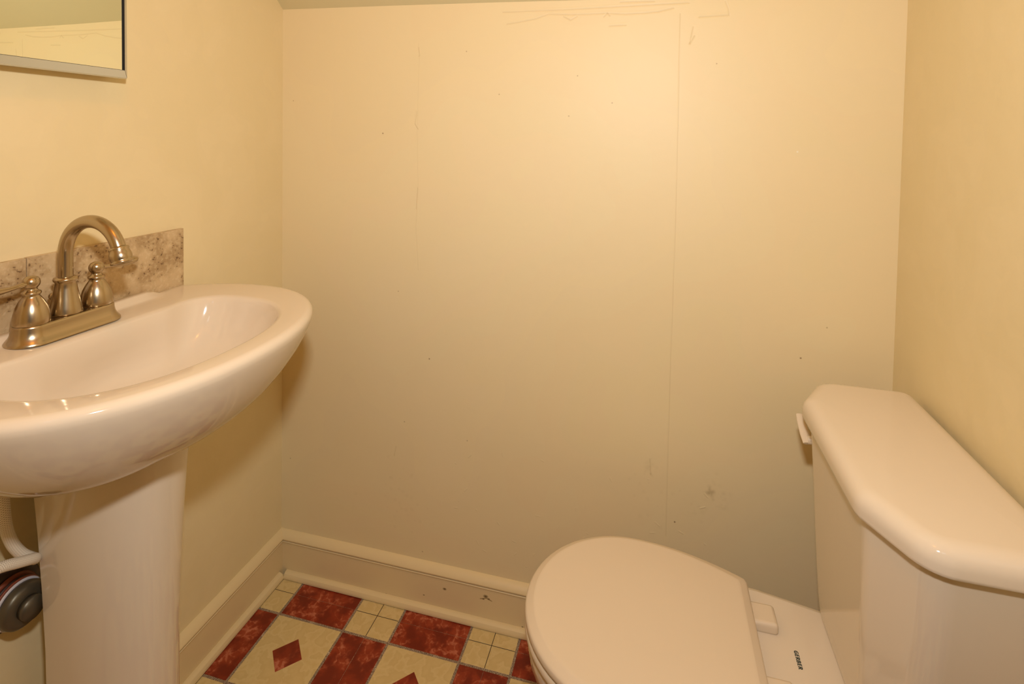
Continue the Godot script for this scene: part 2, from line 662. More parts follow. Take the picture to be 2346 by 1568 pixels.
# profile of (radius, y) from top or bottom, turned about y
func lathe(profile: Array, n := 32, sharp := []) -> ArrayMesh:
	var rings := []
	for p in profile:
		var ring := PackedVector3Array()
		for k in n:
			var a := TAU * k / n
			ring.append(Vector3(cos(a) * maxf(p.x, 0.00002), p.y, sin(a) * maxf(p.x, 0.00002)))
		rings.append(ring)
	return loft(rings, true, true, true, sharp)


func tube(path: Array, radii: Array, n := 16, flat := 1.0, caps := true) -> ArrayMesh:
	var rings := []
	var up := Vector3.UP
	var t0: Vector3 = (path[1] - path[0]).normalized()
	if absf(t0.dot(up)) > 0.9:
		up = Vector3.RIGHT
	var side := t0.cross(up).normalized()
	for i in path.size():
		var t: Vector3 = (path[mini(i + 1, path.size() - 1)] - path[maxi(i - 1, 0)]).normalized()
		side = (side - t * side.dot(t)).normalized()
		var up2 := side.cross(t)
		var ring := PackedVector3Array()
		for k in n:
			var a := TAU * k / n
			ring.append(path[i] + (side * cos(a) + up2 * sin(a) * flat) * radii[i])
		rings.append(ring)
	return loft(rings, caps, caps)


# ---------------------------------------------------------------- room
func ceiling_y(x: float) -> float:
	# where the back wall meets the sloping ceiling
	var pts := [Vector2(-0.2, 1.568), Vector2(0.0, 1.566), Vector2(0.33, 1.562), Vector2(0.62, 1.5575), Vector2(0.83, 1.5530), Vector2(1.083, 1.5500), Vector2(1.30, 1.5490), Vector2(1.70, 1.5480)]
	for i in pts.size() - 1:
		if x <= pts[i + 1].x:
			return lerpf(pts[i].y, pts[i + 1].y, (x - pts[i].x) / (pts[i + 1].x - pts[i].x))
	return 1.548


func build_room() -> void:
	# back wall: one thick slab whose face carries the plaster texture
	var w := ROOM_W
	var a := Vector3(0, 0, 0)
	var b := Vector3(w, 0, 0)
	var c := Vector3(w, 1.7, 0)
	var d := Vector3(0, 1.7, 0)
	var t := Vector3(0, 0, -0.1)
	var uv := [Vector2(0, 1), Vector2(1, 1), Vector2(1, 0), Vector2(0, 0)]
	var z4 := [Vector2.ZERO, Vector2.ZERO, Vector2.ZERO, Vector2.ZERO]
	structure("wall_back", quads([[a, b, c, d], [a + t, b + t, c + t, d + t], [a, b, b + t, a + t], [d, c, c + t, d + t], [a, d, d + t, a + t], [b, c, c + t, b + t]], [uv, z4, z4, z4, z4, z4]), M.back_wall, "cream painted back wall with patched plaster and hairline seams", "wall")
	structure("wall_left", block(Vector3(-0.1, 0, -0.1), Vector3(0, LEFT_TOP, DEPTH)), M.wall, "cream painted wall behind the pedestal sink", "wall")
	structure("wall_right", block(Vector3(w, 0, -0.1), Vector3(w + 0.1, LEFT_TOP, DEPTH)), M.wall, "cream painted wall behind the toilet tank", "wall")
	# front wall with the doorway that the camera stands in
	var f := join([
		block(Vector3(-0.1, 0, DEPTH), Vector3(0.56, LEFT_TOP, DEPTH + 0.1)),
		block(Vector3(1.34, 0, DEPTH), Vector3(w + 0.1, LEFT_TOP, DEPTH + 0.1)),
		block(Vector3(0.56, 2.03, DEPTH), Vector3(1.34, LEFT_TOP, DEPTH + 0.1)),
	])
	structure("wall_front", f, M.wall, "cream wall with the doorway opposite the back wall", "wall")
	# ceiling: slopes up from the back wall under the stairs, then runs level
	var rings := []
	var xs := []
	for i in 25:
		xs.append(lerpf(-0.1, w + 0.1, i / 24.0))
	var prof := [Vector2(-0.1, -0.084), Vector2(0.0, 0.0), Vector2(0.15, 0.126), Vector2(0.5, 0.42)]
	for p in prof:
		var r := PackedVector3Array()
		for x in xs:
			var y: float = ceiling_y(x) + p.y
			r.append(Vector3(x, y, p.x))
		rings.append(r)
	for zy in [Vector2(0.88, 2.30), Vector2(DEPTH + 0.1, 2.30), Vector2(DEPTH + 0.1, 2.42), Vector2(0.80, 2.42), Vector2(-0.1, 1.70)]:
		var r := PackedVector3Array()
		for x in xs:
			r.append(Vector3(x, zy.y, zy.x))
		rings.append(r)
	rings.append(rings[0])
	structure("ceiling", loft(rings, false, false, false, [3, 4, 5, 6, 7, 8]), M.ceiling, "sloping cream ceiling rising from the back wall", "ceiling")


func build_floor() -> void:
	var f := structure("floor", block(Vector3(-0.1, -0.08, -0.1), Vector3(ROOM_W + 0.1, -0.0004, DEPTH + 0.1)), M.grout, "vinyl tile floor in cream and red marble print", "floor")
	var period := 0.3048
	var wide := 0.1816
	var narrow := period - wide
	var g := 0.0030          # half the printed grey line
	var s := 0.0007          # half a seam between vinyl tiles
	var x0 := 0.0879 - period
	var z0 := 0.1228 - period
	var meshes := {}
	var limit := Rect2(0.004, 0.004, ROOM_W - 0.008, DEPTH + 0.09)
	var put := func(called: String, r: Rect2, m: Material, y: float) -> void:
		var q := r.intersection(limit)
		if q.size.x < 0.001 or q.size.y < 0.001:
			return
		var c := q.get_center()
		var key := "%.4f %.4f %.4f" % [q.size.x, q.size.y, y]
		if not meshes.has(key):
			var h := q.size / 2.0
			meshes[key] = slab([Vector2(-h.x, -h.y), Vector2(h.x, -h.y), Vector2(h.x, h.y), Vector2(-h.x, h.y)], -0.0010, y)
		part(called, meshes[key], m, f, Vector3(c.x, 0, c.y))
	var rng := RandomNumberGenerator.new()
	rng.seed = 12
	for i in 7:
		for j in 7:
			var x := x0 + period * i
			var z := z0 + period * j
			var lift := rng.randf_range(-0.0001, 0.0001)
			# cream field with the diamond
			var field := Rect2(x + g, z + g, wide - 2 * g, wide - 2 * g)
			put.call("cream_tile", field, M.cream, 0.0)
			var c := Vector2(x + wide / 2, z + wide / 2)
			if limit.has_point(c):
				if not meshes.has("diamond"):
					meshes["diamond"] = slab([Vector2(-0.040, 0.0), Vector2(0, -0.0425), Vector2(0.040, 0.0), Vector2(0, 0.0425)], -0.001, 0.0004, 0.0003)
				part("diamond_inlay", meshes["diamond"], M.diamond, f, Vector3(c.x, 0, c.y))
			# red bars, each split by the seam of two vinyl tiles
			var hn := narrow / 2
			put.call("red_bar", Rect2(x + wide + g, z + g, hn - g - s * 0.4, wide - 2 * g), M.red, 0.0)
			put.call("red_bar", Rect2(x + wide + hn + s * 0.4, z + g, hn - g - s * 0.4, wide - 2 * g), M.red, 0.0 + lift)
			put.call("red_bar", Rect2(x + g, z + wide + g, wide - 2 * g, hn - g - s * 0.4), M.red, 0.0)
			put.call("red_bar", Rect2(x + g, z + wide + hn + s * 0.4, wide - 2 * g, hn - g - s * 0.4), M.red, 0.0 + lift)
			# dark open seams where four vinyl tiles meet
			var mid := Vector2(x + wide + hn, z + wide + hn)
			put.call("tile_seam", Rect2(mid.x - s, z + wide + g, 2 * s, narrow - 2 * g), M.seam, -0.0002)
			put.call("tile_seam", Rect2(x + wide + g, mid.y - s, narrow - 2 * g, 2 * s), M.seam, -0.00025)
			# four small cream corners
			for u in 2:
				for v in 2:
					var bx := x + wide + (g if u == 0 else hn + s)
					var bz := z + wide + (g if v == 0 else hn + s)
					put.call("cream_corner", Rect2(bx, bz, hn - g - s, hn - g - s), M.cream, 0.0 + lift)


func extrude_x(profile: Array, x0: float, x1: float) -> ArrayMesh:
	# profile of (out from wall, height); runs along x on the back wall, UV: u = x / ROOM_W, v from height
	var q := []
	var uvs := []
	for i in profile.size() - 1:
		var a: Vector2 = profile[i]
		var b: Vector2 = profile[i + 1]
		q.append([Vector3(x0, a.y, a.x), Vector3(x1, a.y, a.x), Vector3(x1, b.y, b.x), Vector3(x0, b.y, b.x)])
		uvs.append([Vector2(x0 / ROOM_W, 1 - a.y / 0.122), Vector2(x1 / ROOM_W, 1 - a.y / 0.122), Vector2(x1 / ROOM_W, 1 - b.y / 0.122), Vector2(x0 / ROOM_W, 1 - b.y / 0.122)])
	return strip(q, uvs)


func strip(q: Array, uvs: Array) -> ArrayMesh:
	# quads that share edges, shaded smooth where they meet at a small angle
	var v := PackedVector3Array()
	var uv := PackedVector2Array()
	var nr := PackedVector3Array()
	var f := PackedInt32Array()
	for i in q.size():
		var n: Vector3 = (q[i][1] - q[i][0]).cross(q[i][2] - q[i][0]).normalized()
		for k in 4:
			v.append(q[i][k])
			uv.append(uvs[i][k])
			nr.append(n)
		var o := i * 4
		f.append_array([o, o + 2, o + 1, o, o + 3, o + 2])
	for i in q.size() - 1:
		if nr[i * 4].dot(nr[i * 4 + 4]) > 0.86:
			var m := (nr[i * 4 + 2] + nr[i * 4 + 4]).normalized()
			nr[i * 4 + 2] = m
			nr[i * 4 + 3] = m
			nr[i * 4 + 4] = m
			nr[i * 4 + 5] = m
	var a := []
	a.resize(Mesh.ARRAY_MAX)
	a[Mesh.ARRAY_VERTEX] = v
	a[Mesh.ARRAY_NORMAL] = nr
	a[Mesh.ARRAY_TEX_UV] = uv
	a[Mesh.ARRAY_INDEX] = f
	var m := ArrayMesh.new()
	m.add_surface_from_arrays(Mesh.PRIMITIVE_TRIANGLES, a)
	return m


func build_trim() -> void:
	# from the floor up: flat board, bead, groove, sloping cap
	var prof := [Vector2(0.0135, 0.0), Vector2(0.0135, 0.0925), Vector2(0.0158, 0.0940), Vector2(0.0162, 0.0960), Vector2(0.0150, 0.0975), Vector2(0.0105, 0.0982), Vector2(0.0105, 0.1004), Vector2(0.0172, 0.1012), Vector2(0.0180, 0.1045), Vector2(0.0165, 0.1085), Vector2(0.0110, 0.1150), Vector2(0.0050, 0.1200), Vector2(0.0, 0.1215)]
	structure("baseboard_back", extrude_x(prof, 0.0, ROOM_W), M.base_back, "cream moulded baseboard below the back wall with dark chips", "baseboard")
	var l := structure("baseboard_left", extrude_x(prof, 0.0, DEPTH), M.trim_paint, "cream moulded baseboard along the sink wall", "baseboard")
	l.basis = Basis(Vector3.UP, PI / 2)
	l.position = Vector3(0, 0, DEPTH)
	var r := structure("baseboard_right", extrude_x(prof, 0.0, DEPTH), M.trim_paint, "cream moulded baseboard along the toilet wall", "baseboard")
	r.basis = Basis(Vector3.UP, -PI / 2)
	r.position = Vector3(ROOM_W, 0, 0)
	# quarter-round shoe moulding, its foot a little above the vinyl
	var shoe := [Vector2(0.0275, 0.0012), Vector2(0.0280, 0.0040), Vector2(0.0272, 0.0085), Vector2(0.0245, 0.0135), Vector2(0.0205, 0.0165), Vector2(0.0165, 0.0178), Vector2(0.0130, 0.0180)]
	structure("trim_1", extrude_x(shoe, 0.0275, ROOM_W), M.trim_paint, "cream quarter round strip at the foot of the back baseboard", "trim")
	var l2 := structure("trim_2", extrude_x(shoe, 0.0, DEPTH - 0.0275), M.trim_paint, "cream quarter round strip at the foot of the left baseboard", "trim")
	l2.basis = Basis(Vector3.UP, PI / 2)
	l2.position = Vector3(0, 0, DEPTH)
	# door casing round the opening behind the camera
	var z := DEPTH - 0.016
	var cas := join([block(Vector3(0.49, 0, z), Vector3(0.56, 2.10, DEPTH)), block(Vector3(1.34, 0, z), Vector3(1.41, 2.10, DEPTH)), block(Vector3(0.56, 2.03, z), Vector3(1.34, 2.10, DEPTH))])
	structure("trim_3", cas, M.trim_paint, "cream casing around the doorway", "trim")


func build_hall() -> void:
	var z0 := DEPTH + 0.1
	structure("floor_hall", block(Vector3(-0.9, -0.08, z0), Vector3(2.4, 0, z0 + 1.5)), M.hall_floor, "brown hallway floor beyond the doorway", "floor")
	structure("wall_hall", block(Vector3(-0.9, 0, z0 + 1.4), Vector3(2.4, 2.45, z0 + 1.5)), M.hall_paint, "pale hallway wall facing the doorway", "wall")
	structure("wall_hall_side", block(Vector3(-1.0, 0, z0), Vector3(-0.9, 2.45, z0 + 1.5)), M.hall_paint, "pale end wall of the hallway by the sink wall", "wall")
	structure("wall_hall_end", block(Vector3(2.4, 0, z0), Vector3(2.5, 2.45, z0 + 1.5)), M.hall_paint, "pale end wall of the hallway by the toilet wall", "wall")
	structure("wall_hall_near", join([block(Vector3(-0.9, 0, z0 - 0.1), Vector3(-0.1, 2.45, z0)), block(Vector3(ROOM_W + 0.1, 0, z0 - 0.1), Vector3(2.4, 2.45, z0))]), M.hall_paint, "pale hallway wall beside the doorway", "wall")
	structure("ceiling_hall", block(Vector3(-1.0, 2.45, z0 - 0.1), Vector3(2.5, 2.53, z0 + 1.5)), M.hall_paint, "pale hallway ceiling", "ceiling")
	var t := thing("hall_lamp", "flat white hallway ceiling lamp beyond the doorway", "lamp", Vector3(0.95, 2.40, z0 + 0.7))
	part("rim", rbox(Vector3(0.34, 0.06, 0.34), 0.02), M.hall_paint, t, Vector3(0, 0.02, 0))
	part("diffuser", rbox(Vector3(0.30, 0.02, 0.30), 0.008), M.hall_glow, t, Vector3(0, -0.01, 0))
	var l := AreaLight3D.new()
	l.name = "hall_light"
	l.area_size = Vector2(0.3, 0.3)
	l.light_color = Color(0.92, 0.96, 1.0)
	l.light_energy = 0.03
	l.area_range = 8.0
	l.shadow_enabled = true
	l.position = Vector3(0, -0.024, 0)
	l.basis = Basis(Vector3.RIGHT, -PI / 2)
	t.add_child(l)


func build_backsplash() -> void:
	var t := thing("backsplash", "mottled beige stone backsplash tiles above the sink", "backsplash", Vector3(0, 0.886, 0.49))
	var mk := func(z0: float, z1: float) -> ArrayMesh:
		return rbox(Vector3(0.0085, 0.135, z1 - z0 - 0.0012), 0.0008, 1)
	var a := part("stone_tile", mk.call(0.3338, 0.6388), M.stone, t)
	a.position = Vector3(0.00435, 1.0208 - 0.0675 - 0.886, (0.3338 + 0.6388) / 2 - 0.49)
	var b := part("stone_tile", mk.call(0.6388, 0.88), M.stone, t)
	b.position = Vector3(0.00435, 1.0204 - 0.0675 - 0.886, (0.6388 + 0.88) / 2 - 0.49)


# ---------------------------------------------------------------- sink
func sink_outer(p: Vector2) -> bool:
	var dz := absf(p.y - SINK_Z)
	if p.x < 0.0095 and dz < 0.3:
		return false
	if p.x >= 0.172:
		return pow((p.x - 0.172) / 0.243, 2.15) + pow(dz / 0.303, 2.15) < 1.0
	var k := (0.172 - p.x) / 0.172
	return dz < 0.303 - 0.060 * k * k


func sink_inner(p: Vector2) -> bool:
	var dz := absf(p.y - (SINK_Z + 0.004))
	if p.x >= 0.19:
		return pow((p.x - 0.19) / 0.175, 2.3) + pow(dz / 0.222, 2.3) < 1.0
	# the faucet deck bulges forward between two shoulders
	var back := 0.085 + 0.022 * smoothstep(0.17, 0.13, dz)
	var k := clampf((0.19 - p.x) / (0.19 - back), 0.0, 1.2)
	return pow(k, 3.2) + pow(dz / 0.222, 3.2) < 1.0


func reach(inside: Callable, c: Vector2, a: float) -> float:
	var lo := 0.0
	var hi := 0.6
	for i in 26:
		var m := (lo + hi) / 2
		if inside.call(c + Vector2(cos(a), sin(a)) * m):
			lo = m
		else:
			hi = m
	return lo


func build_sink() -> void:
	var t := thing("pedestal_sink", "white porcelain pedestal sink under the framed mirror", "sink", Vector3(0.16, 0, SINK_Z))
	var origin := t.position
	var c := Vector2(0.20, SINK_Z)
	var n := 144
	var ro := []
	var ri := []
	for k in n:
		var a := TAU * k / n
		ro.append(reach(sink_outer, c, a))
		ri.append(reach(sink_inner, c, a))
	for pass_i in 2:
		var s := ri.duplicate()
		for k in n:
			ri[k] = (s[(k + n - 1) % n] + 2.0 * s[k] + s[(k + 1) % n]) / 4.0
	var ring := func(rad: Callable, y: Callable) -> PackedVector3Array:
		var out := PackedVector3Array()
		for k in n:
			var a := TAU * k / n
			var q: Vector2 = c + Vector2(cos(a), sin(a)) * float(rad.call(k))
			out.append(Vector3(q.x, y.call(q), q.y) - origin)
		return out
	var rings := []
	# underside from the pedestal up to the lip, (inset, drop) below the lip's widest line
	for e in [[0.180, 0.160], [0.155, 0.156], [0.128, 0.147], [0.102, 0.134], [0.078, 0.117], [0.057, 0.097], [0.038, 0.074], [0.0225, 0.051], [0.012, 0.032], [0.005, 0.017], [0.0012, 0.007], [0.0, 0.0], [0.0015, -0.005], [0.005, -0.009], [0.010, -0.0112]]:
		rings.append(ring.call(func(k):
			# towards the wall the basin drops straight
			var toward := clampf(-cos(TAU * k / n), 0.0, 1.0)
			var room: float = ro[k]
			return maxf(0.03, room - e[0] * lerpf(1.0, 0.12, smoothstep(0.55, 0.95, toward)) * (room / 0.24 if room < 0.24 else 1.0)), func(q): return 0.889 - e[1]))
	# top face from the lip to the bowl
	for j in range(1, 11):
		var s := j / 10.0
		rings.append(ring.call(func(k): return lerpf(ro[k] - 0.010, ri[k], s),
			func(q):
				var dz := absf(q.y - SINK_Z - 0.02)
				var ledge: float = 0.0125 * smoothstep(0.048, 0.030, q.x) * smoothstep(0.205, 0.165, dz)
				var bulge: float = 0.0022 * smoothstep(0.12, 0.09, q.x) * smoothstep(0.19, 0.15, dz)
				return 0.9002 + ledge + bulge - 0.0035 * s * s))
	# bowl, (share of the opening, depth)
	for e in [[0.985, 0.004], [0.965, 0.011], [0.94, 0.024], [0.90, 0.045], [0.84, 0.066], [0.75, 0.086], [0.62, 0.102], [0.46, 0.113], [0.30, 0.119], [0.16, 0.123], [0.10, 0.125]]:
		rings.append(ring.call(func(k):
			return lerpf(ri[k], 0.20, smoothstep(0.02, 0.1, e[1]) * 0.35) * e[0], func(q): return 0.8965 - e[1]))
	var basin_part := part("basin", loft(rings, true, true), M.porcelain, t)
	part("drain", lathe([Vector2(0.0, 0.006), Vector2(0.016, 0.005), Vector2(0.020, 0.002), Vector2(0.021, 0.0)], 24), M.nickel, basin_part, Vector3(0.20, 0.7715, SINK_Z) - origin)
	# pedestal
	var pr := []
	for e in [[0.0, 0.098, 0.275], [0.015, 0.098, 0.275], [0.03, 0.094, 0.268], [0.08, 0.082, 0.250], [0.16, 0.0735, 0.238], [0.28, 0.0700, 0.233], [0.40, 0.0715, 0.2335], [0.50, 0.0755, 0.236], [0.60, 0.081, 0.240], [0.68, 0.087, 0.245], [0.745, 0.094, 0.252]]:
		var w: float = e[1]
		var xf: float = e[2]
		var r := PackedVector3Array()
		var xm := 0.12
		for k in 41:
			var a := PI * k / 40.0
			var s := pow(absf(sin(a)), 2.0 / 2.2)
			var cc := signf(cos(a)) * pow(absf(cos(a)), 2.0 / 2.2)
			r.append(Vector3(xm + (xf - xm) * s, e[0], 0.59 + w * cc) - origin)
		r.append(Vector3(0.07, e[0], 0.59 - w * 0.985) - origin)
		r.append(Vector3(0.066, e[0], 0.59 - w * 0.93) - origin)
		r.append(Vector3(0.066, e[0], 0.59 + w * 0.93) - origin)
		r.append(Vector3(0.07, e[0], 0.59 + w * 0.985) - origin)
		pr.append(r)
	part("pedestal", loft(pr, true, true), M.porcelain, t)


func stadium(hx: float, hz: float, k := 10) -> PackedVector2Array:
	return rpoly([Vector2(-hx, -hz), Vector2(hx, -hz), Vector2(hx, hz), Vector2(-hx, hz)], [hx * 0.98, hx * 0.98, hx * 0.98, hx * 0.98], k)


func build_faucet() -> void:
	var t := thing("faucet", "brushed nickel two-handle faucet with high arched spout", "faucet", Vector3(0.063, 0.9018, 0.6185))
	var rings := []
	for e in [[0.0325, 0.0], [0.0325, 0.002], [0.0305, 0.005], [0.0275, 0.009], [0.0252, 0.014], [0.0240, 0.020], [0.0236, 0.025], [0.0230, 0.0275], [0.0215, 0.0285]]:
		rings.append(at_y(stadium(e[0] * 1.03, e[0] * 1.03 + 0.0510), e[1]))
	part("base_plate", loft(rings), M.nickel, t)
	# spout: waisted body, collar, arched tube, nozzle
	part("spout_body", lathe([Vector2(0.0, 0.0275), Vector2(0.0222, 0.0275), Vector2(0.0226, 0.031), Vector2(0.0212, 0.040), Vector2(0.0182, 0.055), Vector2(0.0154, 0.070), Vector2(0.0142, 0.080), Vector2(0.0162, 0.082), Vector2(0.0170, 0.0845), Vector2(0.0162, 0.087), Vector2(0.0128, 0.0885), Vector2(0.0, 0.0885)], 36), M.nickel, t)
	var path := [Vector3(0, 0.080, 0), Vector3(0, 0.100, 0), Vector3(0, 0.118, 0)]
	var ra := 0.0565
	for i in 25:
		var a := deg_to_rad(lerpf(180.0, 14.0, i / 24.0))
		path.append(Vector3(ra + cos(a) * ra, 0.125 + sin(a) * ra, 0))
	var rr := []
	for p in path:
		rr.append(0.0103)
	var spout_part := part("spout", tube(path, rr, 24), M.nickel, t)
	var tip: Vector3 = path[-1]
	var dir: Vector3 = (path[-1] - path[-2]).normalized()
	var noz := part("nozzle", lathe([Vector2(0.0, 0.003), Vector2(0.0112, 0.003), Vector2(0.0138, 0.0015), Vector2(0.0142, -0.001), Vector2(0.0132, -0.003), Vector2(0.0150, -0.008), Vector2(0.0156, -0.013), Vector2(0.0150, -0.018), Vector2(0.0140, -0.0195), Vector2(0.0156, -0.021), Vector2(0.0156, -0.0235), Vector2(0.0130, -0.0245), Vector2(0.0125, -0.0225), Vector2(0.0, -0.0225)], 32), M.nickel, spout_part)
	noz.position = tip - dir * 0.003
	noz.basis = Basis(Vector3.BACK, atan2(dir.x, -dir.y))
	# lift rod behind the spout
	part("lift_rod", join([tube([Vector3(-0.022, 0.027, 0.004), Vector3(-0.022, 0.052, 0.004)], [0.0022, 0.0022], 10), [lathe(arc2(Vector2(0, 0), 0.0062, 90, -90, 12), 18), Transform3D(Basis.IDENTITY, Vector3(-0.022, 0.055, 0.004))]]), M.nickel, t)
	# handles
	for s in [-1.0, 1.0]:
		var h := part("handle", lathe([Vector2(0.0, 0.0275), Vector2(0.0230, 0.0275), Vector2(0.0236, 0.0300), Vector2(0.0234, 0.036), Vector2(0.0222, 0.045), Vector2(0.0198, 0.054), Vector2(0.0160, 0.062), Vector2(0.0120, 0.0685), Vector2(0.0098, 0.072), Vector2(0.0120, 0.0735), Vector2(0.0126, 0.0755), Vector2(0.0118, 0.0775), Vector2(0.0088, 0.0790), Vector2(0.0072, 0.0815), Vector2(0.0080, 0.0835), Vector2(0.0104, 0.0870), Vector2(0.0114, 0.0910), Vector2(0.0108, 0.0955), Vector2(0.0085, 0.0992), Vector2(0.0045, 0.1013), Vector2(0.0, 0.1018)], 36), M.nickel, t, Vector3(0, 0, 0.0508 * s))
		var lp := []
		var lr := []
		for i in 15:
			var u := i / 14.0
			lp.append(Vector3(0.002 * u, 0.0915 - 0.0035 * sin(u * PI) + 0.001 * u, s * lerpf(0.004, 0.074, u)))
			lr.append(lerpf(0.0062, 0.0048, smoothstep(0.0, 0.25, u)) + 0.0052 * smoothstep(0.25, 0.85, u) - (0.006 * smoothstep(0.9, 1.0, u)))
		part("lever", tube(lp, lr, 18, 0.62), M.nickel, h)


# ---------------------------------------------------------------- toilet
func seat_ring(grow: float) -> PackedVector2Array:
	# round front, sides drawn in towards a straight back edge; x from 0.783 to 1.173
	var out := PackedVector2Array()
	var hw := 0.180 + grow
	for i in 37:
		var a := deg_to_rad(lerpf(90.0, 270.0, i / 36.0))
		out.append(Vector2(0.967 + cos(a) * (0.184 + grow), SEAT_Z + sin(a) * hw))
	for i in range(1, 11):
		var u := i / 10.0
		out.append(Vector2(lerpf(0.967, 1.163 + grow, u), SEAT_Z - hw + 0.046 * u * u))
	var e := 0.134 + grow
	out.append(Vector2(1.170 + grow, SEAT_Z - e + 0.004))
	out.append(Vector2(1.173 + grow, SEAT_Z - e + 0.012))
	out.append(Vector2(1.173 + grow, SEAT_Z + e - 0.012))
	out.append(Vector2(1.170 + grow, SEAT_Z + e - 0.004))
	for i in range(10, 0, -1):
		var u := i / 10.0
		out.append(Vector2(lerpf(0.967, 1.163 + grow, u), SEAT_Z + hw - 0.046 * u * u))
	return out


func scaled(r: PackedVector2Array, c: Vector2, sx: float, sz: float, shift := 0.0) -> PackedVector2Array:
	var out := PackedVector2Array()
	for p in r:
		out.append(Vector2(c.x + (p.x - c.x) * sx + shift, c.y + (p.y - c.y) * sz))
	return out


func sub(rings: Array, o: Vector3) -> Array:
	return rings.map(func(r):
		var q := PackedVector3Array()
		for p in r:
			q.append(p - o)
		return q)


func tank_ring(half: float, front: float, back: float, cut_x: float, cut_z: float, r: float, zc := TANK_Z) -> PackedVector2Array:
	return rpoly([Vector2(front, zc + half - cut_z), Vector2(front + cut_x, zc + half), Vector2(back, zc + half), Vector2(back, zc - half), Vector2(front + cut_x, zc - half), Vector2(front, zc - half + cut_z)], [r, r, 0.026, 0.026, r, r], 6)


